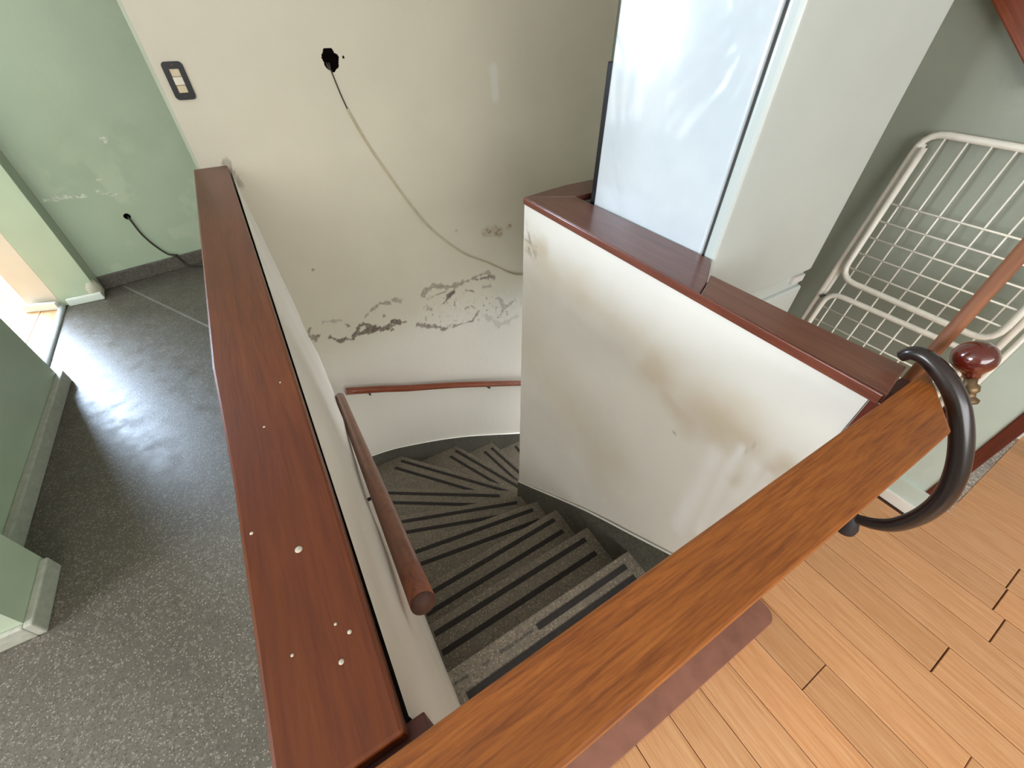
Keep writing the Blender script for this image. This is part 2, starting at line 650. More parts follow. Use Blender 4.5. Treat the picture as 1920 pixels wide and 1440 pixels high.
# pillar beside the doorway: green front, beige reveal, lumpy white base
pillar = struct(box('wall_pillar', -1.385, -1.165, 3.65, 3.86, 0, 2.6, m_green, bevel=0.004))
reveal = struct(prism('wall_reveal', [(-1.57, 3.73), (-1.386, 3.652), (-1.386, 3.86), (-1.57, 3.86)], 0, 2.6, m_pinkish))
struct(skirting_board('baseboard_pillar', (-1.345, 3.648), (-1.15, 3.648), (0, -1), 0.05, 0.03, m_trim, 0.008))
struct(skirting_board('baseboard_pillar.001', (-1.58, 3.70), (-1.39, 3.635), (-0.3, -1), 0.05, 0.03, m_trim, 0.006))
# patched plaster lump at the foot of the pillar
bm = bmesh.new()
bmesh.ops.create_icosphere(bm, subdivisions=3, radius=1.0)
for v in bm.verts:
    k = 1 + 0.22 * (float(fbm(v.co.x * 2, v.co.y * 2 + v.co.z, 2.0)) - 0.5)
    v.co = Vector((-1.185 + v.co.x * 0.045 * k, 3.672 + v.co.y * 0.04 * k, 0.06 + v.co.z * 0.075 * k))
lump = link('plaster_patch', mesh_of(bm, 'plaster_patch'), m_lump, smooth=True)
keep(lump, pillar)

# metal-edged threshold strip across the doorway
struct(tube('trim_1', [(-1.385, 3.63, 0.004), (-1.36, 2.9, 0.004), (-1.352, 2.665, 0.004)], 0.019, m_alu, seg=14, sub=1))

# far green wall of the hall, slightly askew, with a terrazzo skirting
gdir = Vector((0.978, 0.21, 0))
gn = Vector((0.21, -0.978, 0))
g0 = Vector((-1.40, 3.742, 0))


def gp(s, z, d=0.0):
    p = g0 + gdir * s + gn * d
    return Vector((p.x, p.y, z))


def green_stain(a, b):
    u = -1.40 + 0.978 * a
    nz = fbm(u, b, 26)
    peel = np.zeros_like(a)
    for pts, r in (([(-0.70, 0.885)], 0.022), ([(-0.845, 0.675)], 0.014), ([(-1.14, 0.615), (-0.96, 0.60)], 0.016), ([(-0.88, 0.60), (-0.80, 0.56)], 0.012)):
        peel = np.maximum(peel, sstep(0.004, -0.004, dist_poly(u, b, pts) - r * (nz * 2.2 - 0.4)))
    dirt = 0.5 * sstep(0.03, -0.02, dist_poly(u, b, [(-0.62, 0.925), (-0.49, 0.93)]) - 0.02 * nz * 2) * nz
    dirt = np.maximum(dirt, 0.35 * sstep(0.35, 0.0, dist_poly(u, b, [(-0.9, 0.7), (-0.6, 0.85)])) * fbm(u, b, 9))
    clean_lit = 0.7 * sstep(0.56, 0.68, fbm(u, b, 7, 4, 5.0)) * sstep(1.1, 0.5, b)
    return peel, dirt, clean_lit


ga = np.concatenate([np.linspace(0, 1.3, 190), np.linspace(1.35, 3.7, 10)])
gb = np.concatenate([np.linspace(0, 1.1, 160), np.linspace(1.15, 2.6, 8)])
green_far = struct(sheet('wall_far', ga, gb,
                         lambda a, b, d: (g0.x + gdir.x * a + gn.x * d, g0.y + gdir.y * a + gn.y * d, b),
                         m_green_stained, green_stain, lambda a, b: 0.004 * (fbm(a, b, 6) - 0.5)))
struct(link('baseboard_far', mesh_of(prism_bm([gp(0.1, 0, 0.018)[:2], gp(3.5, 0, 0.018)[:2], gp(3.5, 0, 0.0)[:2], gp(0.1, 0, 0.0)[:2]], 0, 0.095, 0.004),
                                     'baseboard_far'), m_terr_hall))

# ------------------------------------------------------------------ back wall of the stairwell
BV = 2.045
PEEL = [  # (points u, z ; half width ; strength)
    ([(-0.064, 0.25), (-0.028, 0.237), (0.007, 0.218)], 0.020, 0.8), ([(0.002, 0.277), (-0.02, 0.223)], 0.008, 0.8),
    ([(0.088, 0.193), (0.109, 0.158), (0.151, 0.15), (0.192, 0.137)], 0.011, 1.0),
    ([(0.192, 0.137), (0.229, 0.19), (0.274, 0.207), (0.31, 0.167), (0.362, 0.146), (0.419, 0.139)], 0.015, 1.0),
    ([(0.205, 0.149), (0.287, 0.155), (0.325, 0.155)], 0.018, 1.0), ([(0.422, 0.177), (0.461, 0.152)], 0.013, 1.0),
    ([(0.289, 0.25), (0.329, 0.284), (0.379, 0.304), (0.432, 0.293)], 0.009, 0.6), ([(0.462, 0.304), (0.496, 0.283)], 0.012, 0.5),
    ([(0.633, 0.283), (0.658, 0.313), (0.709, 0.321), (0.808, 0.285), (0.883, 0.285)], 0.013, 0.6),
    ([(0.916, 0.292), (0.983, 0.306), (1.051, 0.309), (1.1, 0.252)], 0.012, 0.6), ([(0.985, 0.281), (1.04, 0.284), (1.084, 0.273)], 0.013, 0.9),
    ([(0.648, 0.247), (0.7, 0.258), (0.774, 0.266)], 0.004, 0.9), ([(0.825, 0.242), (0.786, 0.226), (0.749, 0.187)], 0.013, 1.0),
    ([(0.895, 0.238), (0.949, 0.214)], 0.005, 0.9), ([(0.572, 0.096), (0.651, 0.056), (0.755, 0.007), (0.795, 0.011)], 0.014, 0.75),
    ([(0.823, 0.007), (0.928, 0.002), (0.98, 0.066)], 0.006, 0.75), ([(1.138, 0.101), (1.161, 0.019), (1.25, 0.054)], 0.012, 0.45),
    ([(1.036, -0.003), (1.133, -0.102), (1.264, -0.081)], 0.018, 0.25), ([(1.02, 0.22), (1.07, 0.215)], 0.008, 0.5),
    ([(0.112, 0.573)], 0.007, 0.7), ([(0.184, 0.225)], 0.010, 0.9), ([(0.388, 0.222)], 0.007, 0.8), ([(0.495, 0.146)], 0.008, 0.8),
    ([(0.346, 0.279)], 0.007, 0.8), ([(0.076, 0.292), (0.167, 0.271)], 0.006, 0.4), ([(-0.05, 1.066), (-0.044, 1.01), (-0.034, 0.985)], 0.012, 0.5),
]


def back_stain_light(a, b):
    n1 = fbm(a, b, 38)
    n2 = fbm(a, b, 110, 3)
    peel = np.zeros_like(a)
    for pts, r, s in PEEL:
        d = dist_poly(a, b, pts) - r * (3.4 * n1 - 0.75) + 0.016 * (n2 - 0.5)
        peel = np.maximum(peel, s * sstep(0.003, -0.004, d) * (0.55 + 0.9 * n2))
    # speckled loose paint inside the big blister
    area = sstep(0.16, 0.02, dist_poly(a, b, [(0.7, 0.15), (0.95, 0.12), (1.2, -0.02)]))
    peel = np.maximum(peel, 0.55 * area * sstep(0.66, 0.74, fbm(a, b, 46, 4, 3.0)))
    dirt = np.zeros_like(a)
    for pts, r in (([(1.06, 0.562), (1.105, 0.56), (1.145, 0.54)], 0.045), ([(1.203, 0.558), (1.214, 0.564)], 0.022), ([(0.875, 0.605)], 0.015)):
        f = sstep(r, 0, dist_poly(a, b, pts))
        dirt = np.maximum(dirt, f * sstep(0.40, 0.62, fbm(a, b, 75, 3, 8.0)))
        dirt = np.maximum(dirt, 0.35 * f)
    clean_lit = 0.75 * sstep(0.28, -0.05, b + 0.12 * (fbm(a, b, 4) - 0.5))  # lower wall lightened: the brighter light there is put into the colour
    clean_lit = np.maximum(clean_lit, 0.5 * area * sstep(0.45, 0.6, fbm(a, b, 20, 3, 6.0)))
    clean_lit = np.maximum(clean_lit, 0.8 * sstep(0.02, 0.0, dist_poly(a, b, [(1.132, 1.30), (1.139, 1.19)]) - 0.008))
    return np.clip(peel, 0, 1), dirt, clean_lit


def back_relief(a, b):
    p, _, _ = back_stain_light(a, b)
    return -0.0008 * p + 0.004 * (fbm(a, b, 5) - 0.5) + 0.0015 * sstep(0.2, 0.02, dist_poly(a, b, [(0.7, 0.15), (0.95, 0.12), (1.2, -0.02)])) * fbm(a, b, 30)


def wall_hole(a, b):
    t = np.arctan2((b - 1.356) / 0.036, (a - 0.427) / 0.030)
    r = np.hypot((a - 0.427) / 0.030, (b - 1.356) / 0.036)
    lim = 1 + 0.04 * np.sin(3 * t + 0.5) + 0.05 * np.sin(7 * t) - 0.14 * np.exp(-((t - 0.75) / 0.25) ** 2)
    return (r < lim) | (np.hypot(a - 0.476, b - 1.362) < 0.0045)


A = np.concatenate([np.linspace(-0.147, -0.075, 6), np.arange(-0.07, 0.38, 0.004), np.arange(0.38, 0.49, 0.0025), np.arange(0.493, 1.4, 0.004), np.linspace(1.42, 1.95, 8)])
B = np.concatenate([np.linspace(-1.95, -0.42, 30), np.arange(-0.4, 0.68, 0.004), np.linspace(0.69, 1.29, 70), np.arange(1.30, 1.41, 0.0025), np.linspace(1.415, 2.6, 20)])
back = struct(sheet('wall_back', A, B, lambda a, b, d: (a, BV - d, b), m_back, back_stain_light, back_relief, wall_hole))
# the rest of the wall's body: end face, far face
keep(box('wall_core', -0.147, 1.95, BV + 0.075, BV + 0.12, -0.15, 2.6, m_cream), back)
keep(box('wall_end', -0.150, -0.140, BV - 0.001, BV + 0.12, 0.0, 2.6, m_green), back)
# cavity behind the broken-out hole
cup = lathe('wall_cavity', [(0.052, 0.0), (0.05, 0.03), (0.046, 0.066), (0.0, 0.068)], (0.427, BV + 0.005, 1.356), (0, 1, 0), m_hole_shade, back)
for pts in ([(0.405, 2.098, 1.375), (0.408, 2.06, 1.36), (0.412, 2.05, 1.335), (0.416, 2.052, 1.32)],
            [(0.425, 2.10, 1.39), (0.424, 2.066, 1.375), (0.419, 2.052, 1.345), (0.418, 2.05, 1.318)]):
    tube('loose_wire', pts, 0.003, m_loose, back, 6)

# wall cable that runs out of the hole and sags to the right
cable = empty('wall_cable', (0.427, BV, 1.32))
tube('bare_cable', [(0.419, 2.044, 1.325), (0.425, 2.041, 1.29), (0.434, 2.040, 1.245), (0.447, 2.039, 1.195)], 0.0026, m_cable_dark, cable, 8)
tube('cable_sleeve', [(0.446, 2.039, 1.20), (0.49, 2.038, 1.085), (0.549, 2.038, 0.964), (0.64, 2.038, 0.795), (0.738, 2.038, 0.643), (0.90, 2.038, 0.475),
                      (1.079, 2.038, 0.36), (1.20, 2.038, 0.275), (1.311, 2.038, 0.227), (1.6, 2.038, 0.17)], 0.0048, m_cable_pale, cable, 8)
tag(cable, 'thin painted cable sagging from a broken hole across the cream stairwell wall', 'cable')

# light switch
sw = empty('light_switch', (-0.084, BV, 1.319))


def rounded(cx, cz, w, h, r, n=6):
    out = []
    for sx, sz, a0 in ((1, 1, 0), (-1, 1, 90), (-1, -1, 180), (1, -1, 270)):
        for k in range(n + 1):
            t = math.radians(a0 + 90 * k / n)
            out.append((cx + sx * (w / 2 - r) + r * math.cos(t), cz + sz * (h / 2 - r) + r * math.sin(t)))
    return out


def ring_plate(name, outer, inner, y0, y1, mat, parent):
    bm = bmesh.new()
    n = len(outer)
    V = {}
    for key, loop, y in (('of', outer, y1), ('ob', outer, y0), ('if', inner, y1), ('ib', inner, y0)):
        V[key] = [bm.verts.new((px, y, pz)) for px, pz in loop]
    for k in range(n):
        j = (k + 1) % n
        for a, b in (('of', 'if'), ('if', 'ib'), ('ob', 'of'), ('ib', 'ob')):
            bm.faces.new((V[a][k], V[a][j], V[b][j], V[b][k]))
    bmesh.ops.recalc_face_normals(bm, faces=bm.faces[:])
    o = link(name, mesh_of(bm, name), mat)
    return keep(o, parent)


ring_plate('switch_plate', rounded(-0.084, 1.319, 0.061, 0.104, 0.012), rounded(-0.084, 1.319, 0.028, 0.066, 0.001), BV, BV - 0.010, m_blackplastic, sw)
for z0, z1, mt, yy in ((1.331, 1.352, m_cream_plastic, 0.006), (1.308, 1.330, m_white_plastic, 0.009), (1.286, 1.307, m_cream_plastic, 0.006)):
    box('switch_module', -0.098, -0.070, BV - yy, BV, z0, z1, mt, sw, 0.0015)
for z in (1.362, 1.276):
    lathe('screw', [(0.0, 0.0), (0.0028, 0.0), (0.0028, 0.0012), (0, 0.0018)], (-0.084, BV - 0.0095, z), (0, -1, 0), m_brass, sw, 10)
tag(sw, 'black framed light switch with cream modules high on the cream wall', 'light switch')

# ------------------------------------------------------------------ low walls of the stairwell
# left: wavy, slightly battered inner face
LB = np.concatenate([np.linspace(-1.9, -0.2, 20), np.linspace(-0.15, 1.03, 90)])
LA = np.linspace(0.106, BV, 160)


def left_u(b):
    return -0.045 + 0.040 * np.clip((1.03 - b) / 1.03, 0, 1)


def left_relief(a, b):
    fold = np.sin(a * 11 + 2.2 * b + 1.3 * np.sin(a * 4)) * 0.5 + 0.5
    return 0.014 * (fbm(a * 0.6 + 0.5 * b, b * 0.8, 5) - 0.5) * sstep(1.03, 0.8, b) + 0.004 * (fold ** 3) * sstep(1.0, 0.5, b) * sstep(-0.3, 0.1, b)


struct(sheet('wall_stair_left', LA, LB, lambda a, b, d: (left_u(b) + d, a, b), m_white, None, left_relief))
struct(box('wall_hall_side', -0.147, -0.055, 0.106, BV, -1.9, 1.03, m_green))

# right: white face with dirt, and light reflections painted in as pale streaks
DIRT = [([(1.131, 0.891), (1.036, 0.919)], 0.06, 0.5), ([(1.062, 0.852), (0.766, 0.86), (0.593, 0.84)], 0.13, 0.4), ([(0.505, 0.80), (0.388, 0.79), (0.284, 0.80)], 0.14, 0.5),
        ([(0.45, 0.753), (0.369, 0.726)], 0.08, 0.5), ([(0.315, 0.795), (0.222, 0.80)], 0.07, 0.5), ([(0.204, 0.674), (0.144, 0.80)], 0.05, 0.5), ([(1.1, 0.5), (0.6, 0.3)], 0.25, 0.25)]
LIGHT_STREAKS = [([(0.275, 0.698), (0.267, 0.342)], 0.022), ([(0.232, 0.705), (0.211, 0.403)], 0.014), ([(0.18, 0.746), (0.185, 0.475)], 0.016), ([(0.158, 0.753), (0.159, 0.57)], 0.010),
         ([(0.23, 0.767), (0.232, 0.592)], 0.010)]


def par_stain_light(a, b):
    n = fbm(a, b, 9)
    f = fbm(a, b, 70, 3)
    dirt = np.zeros_like(a)
    for pts, r, s in DIRT:
        dirt = np.maximum(dirt, s * sstep(r, 0.0, dist_poly(a, b, pts) - 0.05 * (n - 0.5)) * (0.6 + 0.8 * n))
    speck = sstep(0.06, 0.0, dist_poly(a, b, [(1.14, 0.93), (1.11, 0.89)])) * sstep(0.55, 0.68, f)
    clean_lit = np.zeros_like(a)
    for pts, r in LIGHT_STREAKS:
        clean_lit = np.maximum(clean_lit, 0.75 * sstep(r * 1.9, 0.0, dist_poly(a, b, pts)) * (0.2 + 1.2 * fbm(a * 3, b, 6, 3, 4.0)))
    marks = 0.3 * sstep(0.004, 0.0, dist_poly(a, b, [(0.22, 0.759), (0.209, 0.809)])) + 0.5 * sstep(0.003, 0, dist_poly(a, b, [(0.39, 0.66)]) - 0.003)
    return np.maximum(speck * 0.6, marks), np.clip(dirt, 0, 1), clean_lit


RA = np.linspace(0.106, 1.16, 170)
RB = np.concatenate([np.linspace(-1.9, -0.7, 12), np.linspace(-0.68, 1.034, 230)])
struct(sheet('wall_stair_right', RA, RB, lambda a, b, d: (0.745 - d, a, b), m_parapet, par_stain_light, lambda a, b: 0.005 * (fbm(a, b, 5) - 0.5)))
struct(box('wall_fridge_side', 0.752, 0.826, 0.104, 1.07, -1.9, 1.034, m_white))
struct(box('wall_stair_return', 0.752, 1.83, 1.071, 1.16, -1.9, 1.034, m_white))

# right-hand room wall with the dark red corner board and white base
rw = struct(box('wall_right', 1.83, 1.95, -0.075, 2.2, -0.15, 2.6, m_greygreen))
struct(box('wall_right_lit_strip', 1.819, 1.8305, -0.080, 0.052, 0.0, 2.6, m_litend, bevel=0.002))  # added strip whose pale colour stands for brighter light on the same wall
struct(box('trim_2', 1.814, 1.95, -0.110, -0.072, 0.0, 2.6, m_postred, bevel=0.003))
struct(box('baseboard_right', 1.798, 1.829, -0.112, 1.07, 0.0, 0.05, m_trim, bevel=0.003))
struct(box('baseboard_right.001', 1.808, 1.829, -0.1, 1.07, 0.05, 0.13, m_litend, bevel=0.003))
struct(box('trim_3', 1.95, 2.70, -0.17, -0.02, -0.02, 0.001, m_terr_pale, bevel=0.001))
fr = struct(box('wall_right_front', 2.70, 3.8, -0.15, 0.0, 0.0, 2.6, m_greygreen))
struct(box('baseboard_front', 2.69, 3.8, -0.172, -0.151, 0.0, 0.07, m_trim, bevel=0.003))

# ------------------------------------------------------------------ staircase
stairs = empty('staircase', (0.35, 0.1, 0))
LU, RU = -0.02, 0.744
NOSE = [((LU, 0.378), (RU, 0.378)), ((LU, 0.586), (RU, 0.588)), ((LU, 0.790), (RU, 0.797)), ((LU, 1.09), (RU, 0.961)), ((LU, 1.40), (RU, 1.115)),
        ((LU, 1.765), (0.92, 1.162)), ((0.25, 2.044), (1.01, 1.162)), ((0.69, 2.044), (1.10, 1.162)), ((1.015, 2.044), (1.20, 1.162)),
        ((1.35, 2.044), (1.35, 1.162)), ((1.80, 2.044), (1.80, 1.162))]
CORNER = (RU, 1.162)
POLY = [[(LU, 0.087), (RU, 0.087), NOSE[0][1], NOSE[0][0]]]
for k in range(1, 5):
    POLY.append([NOSE[k - 1][0], NOSE[k - 1][1], NOSE[k][1], NOSE[k][0]])
POLY.append([NOSE[4][0], NOSE[4][1], CORNER, NOSE[5][1], NOSE[5][0]])
POLY.append([NOSE[5][0], NOSE[5][1], NOSE[6][1], NOSE[6][0], (LU, 2.044)])
for k in range(7, 11):
    POLY.append([NOSE[k - 1][0], NOSE[k - 1][1], NOSE[k][1], NOSE[k][0]])
# grip strips: (far strip start, end), (near strip start, end) as fractions along the nosing
SPAN = {0: ((0.42, 0.928), (0.055, 0.93)), 1: ((0.03, 0.935), (0.03, 0.935)), 2: ((0.03, 0.935), (0.03, 0.935)), 3: ((0.02, 0.94), (0.02, 0.95)),
        4: ((0.01, 0.95), (0.01, 0.86)), 5: ((0.01, 0.76), (0.01, 0.66)), 6: ((0.03, 0.80), (0.02, 0.68)), 7: ((0.04, 0.85), (0.04, 0.62)), 8: ((0.06, 0.9), (0.05, 0.8)),
        9: ((0.06, 0.9), (0.05, 0.9)), 10: ((0.06, 0.9), (0.05, 0.9))}
for k, poly in enumerate(POLY):
    st = prism('step', poly, -R * k - 0.30, -R * k, m_terr_stair, stairs, 0.003)
    a, b = Vector(NOSE[k][0]), Vector(NOSE[k][1])
    d = (b - a).normalized()
    n = Vector((d.y, -d.x))          # towards the upper side of the tread
    L = (b - a).length
    for j, (off, (t0, t1)) in enumerate(zip((0.040, 0.108 if k else 0.086), SPAN[k])):
        p, q = a + d * L * t0 + n * off, a + d * L * t1 + n * off
        w = n * 0.010
        s = prism('grip_strip', [(p - w)[:], (q - w)[:], (q + w)[:], (p + w)[:]], -R * k - 0.0005, -R * k + 0.0022, m_strip)
        s.parent = st
    if k == 0:   # worn remains of the missing half of the top strip
        for t0, t1, wk in ((0.03, 0.09, 0.5), (0.155, 0.185, 0.35), (0.235, 0.30, 0.6), (0.305, 0.345, 0.4), (0.35, 0.40, 0.5)):
            p, q = a + d * L * t0 + n * 0.04, a + d * L * t1 + n * 0.04
            w = n * 0.010 * wk
            s = prism('worn_grip_strip', [(p - w)[:], (q - w * 0.4)[:], (q + w)[:], (p + w * 0.6)[:]], -0.0005, 0.0012, m_terr_skirt)
            s.parent = st
tag(stairs, 'terrazzo winder staircase with paired black grip strips descending and turning right', 'staircase')


def raking(name, pts, low, plane, mat, t, lip=None):
    """skirting whose top edge follows pts (a, z); plane maps (a, z, d) to a point"""
    bm = bmesh.new()
    F = [bm.verts.new(plane(a, z, t)) for a, z in pts] + [bm.verts.new(plane(a, z - low, t)) for a, z in pts[::-1]]
    K = [bm.verts.new(plane(a, z, 0)) for a, z in pts] + [bm.verts.new(plane(a, z - low, 0)) for a, z in pts[::-1]]
    n = len(F)
    m_ = len(pts)
    for i in range(m_ - 1):
        bm.faces.new((F[i], F[i + 1], F[n - 2 - i], F[n - 1 - i]))
        bm.faces.new((K[i], K[n - 1 - i], K[n - 2 - i], K[i + 1]))
    for i in range(n):
        j = (i + 1) % n
        bm.faces.new((F[i], K[i], K[j], F[j]))
    bmesh.ops.recalc_face_normals(bm, faces=bm.faces[:])
    return keep(link(name, mesh_of(bm, name), mat), stairs)


raking('stair_skirting', [(0.108, 0.315), (0.236, 0.22), (0.389, 0.102), (0.61, -0.066), (0.813, -0.242), (1.02, -0.426), (1.158, -0.545)], 0.6,
       lambda a, z, d: (0.745 - d, a, z), m_terr_skirt, 0.010)
raking('stair_skirting', [(-0.02, -0.832), (0.10, -0.842), (0.232, -0.862), (0.41, -0.918), (0.596, -0.985), (0.76, -1.056), (0.917, -1.134), (1.315, -1.347), (1.8, -1.62)], 0.6,
       lambda a, z, d: (a, BV - d, z), m_terr_skirt, 0.010)
# white bead of paint along the top of the skirtings
tube('paint_bead', [(0.739, 0.108, 0.318), (0.739, 0.236, 0.223), (0.739, 0.389, 0.105), (0.739, 0.61, -0.063), (0.739, 0.813, -0.239), (0.739, 1.02, -0.423), (0.739, 1.158, -0.542)],
     0.004, m_trim, stairs, 6, 2)
tube('paint_bead', [(-0.02, 2.040, -0.829), (0.10, 2.040, -0.839), (0.232, 2.040, -0.859), (0.41, 2.040, -0.915), (0.596, 2.040, -0.982), (0.76, 2.040, -1.053), (0.917, 2.040, -1.131), (1.315, 2.040, -1.344)],
     0.0045, m_trim, stairs, 6, 2)

# ------------------------------------------------------------------ wooden caps and the rail across the stair head
lc = link('wooden_ledge', mesh_of(prism_bm([(-0.049, 0.092), (-0.047, 0.38), (-0.049, 1.2), (-0.052, 2.045), (-0.163, 2.045), (-0.163, 0.71), (-0.152, 0.44), (-0.148, 0.092)],
                                       ZC - 0.028, ZC, 0.004), 'wooden_ledge'), m_capwood)
tag(lc, 'long red-brown varnished wooden cap on the left stairwell wall beside the hall', 'ledge')

for sx, sy, sr in ((-0.096, 0.303, 0.0042), (-0.139, 0.351, 0.0022), (-0.082, 0.170, 0.0026), (-0.079, 0.205, 0.0016), (-0.069, 0.191, 0.0022), (-0.12, 0.199, 0.0016),
                   (-0.105, 0.52, 0.0018), (-0.07, 0.61, 0.0016)):
    sp = lathe('paint_speck', [(sr, 0.0), (sr * 0.8, 0.0006), (0.0, 0.0008)], (sx, sy, ZC), (0, 0, 1), m_lump, None, 9)
    sp.parent = lc

rc = empty('wooden_ledge', (0.80, 0.6, ZC - 0.02))
prism('cap_board', [(0.737, 1.150), (0.737, 0.452), (0.795, 0.480), (0.866, 0.528), (0.888, 0.545), (0.884, 1.058), (0.886, 1.07)], ZC - 0.020, ZC, m_capred, rc, 0.003)
prism('cap_board', [(0.737, 0.450), (0.742, 0.089), (0.846, 0.108), (0.832, 0.30), (0.828, 0.497), (0.795, 0.478)], ZC - 0.020, ZC - 0.0015, m_capnear, rc, 0.003)
prism('cap_board', [(0.737, 1.1515), (0.8865, 1.0715), (1.82, 1.075), (1.82, 1.185), (0.92, 1.182)], ZC - 0.020, ZC, m_capredx, rc, 0.003)
box('cap_edge', 0.733, 0.7375, 0.092, 1.150, ZC - 0.020, ZC - 0.001, m_edge, rc, 0.0015)
tag(rc, 'dark red wooden cap turning a corner on the right stairwell wall before the fridge', 'ledge')

beam = link('wooden_rail', mesh_of(prism_bm([(-0.165, 0.007), (0.735, 0.004), (0.868, 0.086), (-0.165, 0.084)], ZC - 0.062, ZC + 0.001, 0.004), 'wooden_rail'), m_beam)
tag(beam, 'thick orange-brown wooden rail with worn grain across the head of the stairs', 'rail')
for nm, x0, x1, lab in (('end_post', -0.15, -0.032, 'dark red board on the end of the left stairwell wall under the rail'),
                        ('end_post', 0.743, 0.845, 'dark red board on the end of the right stairwell wall under the rail')):
    tag(box(nm, x0, x1, 0.0855, 0.1035, 0.0, ZC - 0.021 if x0 > 0 else ZC - 0.029, m_postred, None, 0.002), lab, 'post', 'boards closing the ends of the stairwell walls')

# ------------------------------------------------------------------ handrails
h1 = empty('handrail', (0.0, 1.0, 0.3))
tube('rail', [(0.0035, 0.305, 0.741), (0.0085, 1.03, 0.38), (0.0135, 1.75, 0.02)], 0.0225, m_rail, h1, 20, 8)
lathe('cut_end', [(0.0, 0.0), (0.0222, 0.0), (0.0222, 0.002), (0.0, 0.0022)], (0.0035, 0.305, 0.741), (-0.003, -0.9, 0.45), m_endgrain, h1, 20)
for t in (0.30, 0.88):
    py, pz, pu = 0.305 + 1.445 * t, 0.741 - 0.721 * t, 0.0035 + 0.010 * t
    tube('bracket', [(pu - 0.006, py, pz - 0.022), (pu - 0.022, py, pz - 0.035), (-0.05, py, pz - 0.035)], 0.005, m_blackrubber, h1, 8)
tag(h1, 'straight brown wooden handrail with a cut round end on the left stair wall', 'handrail')

h2 = empty('handrail', (0.7, BV, -0.4))
tube('rail', [(0.057, 1.993, -0.160), (0.25, 1.990, -0.232), (0.40, 1.988, -0.297), (0.58, 1.987, -0.366), (0.764, 1.987, -0.440), (1.0, 1.987, -0.543), (1.298, 1.988, -0.677), (1.65, 1.99, -0.84)],
     0.0215, m_railred, h2, 16, 4)
for u, z in ((0.181, -0.205), (1.003, -0.545)):
    tube('bracket', [(u, 1.99, z - 0.018), (u, 1.992, z - 0.045), (u, 2.02, z - 0.06), (u, BV, z - 0.06)], 0.005, m_blackrubber, h2, 8)
    lathe('wall_plate', [(0.0, 0.0), (0.016, 0.0), (0.014, 0.004), (0.0, 0.005)], (u, BV - 0.001, z - 0.06), (0, -1, 0), m_brass, h2, 12)
tag(h2, 'slim reddish wooden handrail fixed along the back stairwell wall', 'handrail')

# ------------------------------------------------------------------ refrigerator beside the right wall cap
fr = empty('refrigerator', (1.165, 0.77, 0))
FX0, FX1 = 0.893, 1.44
box('body', FX0, FX1, 0.582, 0.992, 0.04, 1.78, m_enamel, fr, 0.006)
box('door', FX0, FX1, 0.541, 0.574, 0.885, 1.78, m_enamel_matt, fr, 0.010, 3)
box('door', FX0, FX1, 0.541, 0.574, 0.06, 0.83, m_enamel_matt, fr, 0.010, 3)
box('gasket', FX0 + 0.008, FX1 - 0.008, 0.574, 0.582, 0.07, 1.77, m_gasket, fr)
box('grip_recess', FX0 + 0.008, FX1 - 0.004, 0.556, 0.576, 0.829, 0.886, m_enamel_matt, fr)
box('hinge_plate', FX1 - 0.07, FX1 - 0.01, 0.545, 0.558, 0.848, 0.872, m_alu, fr, 0.002)
box('back_panel', FX0 + 0.004, FX1 - 0.004, 0.992, 1.014, 0.10, 1.40, m_blackplastic, fr, 0.003)
for x0 in (FX0 + 0.03, FX1 - 0.07):
    for y0 in (0.60, 0.94):
        box('foot', x0, x0 + 0.04, y0, y0 + 0.04, 0.0, 0.045, m_blackrubber, fr)
tag(fr, 'tall white enamel refrigerator with a dark door gap standing behind the wall cap', 'refrigerator')

# ------------------------------------------------------------------ folded clothes airer leaning on the right wall
ra = empty('clothes_airer', (1.66, 0.33, 0))


def rp(v, z, d=0.0):
    return (1.60 + 0.1626 * z + d, v, z)


def arc_path(pts, r, n=5, d=0.0):
    """polyline in (v, z) with rounded corners"""
    out = [Vector(pts[0])]
    for i in range(1, len(pts) - 1):
        p, a, b = Vector(pts[i]), Vector(pts[i - 1]), Vector(pts[i + 1])
        da, db = (a - p).normalized(), (b - p).normalized()
        s, e = p + da * r, p + db * r
        for k in range(n + 1):
            t = k / n
            out.append(s * (1 - t) ** 2 + p * 2 * t * (1 - t) + e * t * t)
    out.append(Vector(pts[-1]))
    return [rp(q.x, q.y, d) for q in out]


FR = 0.0098
tube('outer_frame', arc_path([(0.583, 0.01), (0.572, 1.226), (0.085, 1.222), (0.078, 0.01)], 0.055, d=0.002), FR, m_wire, ra, 10, 1)
tube('upper_wing_frame', arc_path([(0.548, 1.19), (0.546, 0.782), (0.100, 0.772), (0.102, 1.19)], 0.055, d=-0.014), FR, m_wire, ra, 10, 1)
tube('lower_wing_frame', arc_path([(0.556, 0.05), (0.546, 0.724), (0.105, 0.726), (0.10, 0.05)], 0.045, d=-0.010), FR * 0.95, m_wire, ra, 10, 1)
for v0, v1 in ((0.561, 0.568), (0.060, 0.052)):
    tube('leg', [rp(v0, 1.195, 0.010), rp((v0 + v1) / 2, 0.6, 0.008), rp(v1, 0.01, 0.004)], 0.0078, m_wire, ra, 8, 1)
    tube('pivot', [rp(v0, 0.70, -0.016), rp(v0, 0.70, 0.016)], 0.005, m_gasket, ra, 8, 1)
for z in (1.035, 0.981, 0.929, 0.875, 0.823):
    tube('wire', [rp(0.543, z, -0.014), rp(0.103, z - 0.001, -0.014)], 0.0029, m_wire, ra, 6, 1)
for z in (0.669, 0.617, 0.565, 0.51, 0.455, 0.40):
    tube('wire', [rp(0.547, z, -0.010), rp(0.104, z, -0.010)], 0.0029, m_wire, ra, 6, 1)
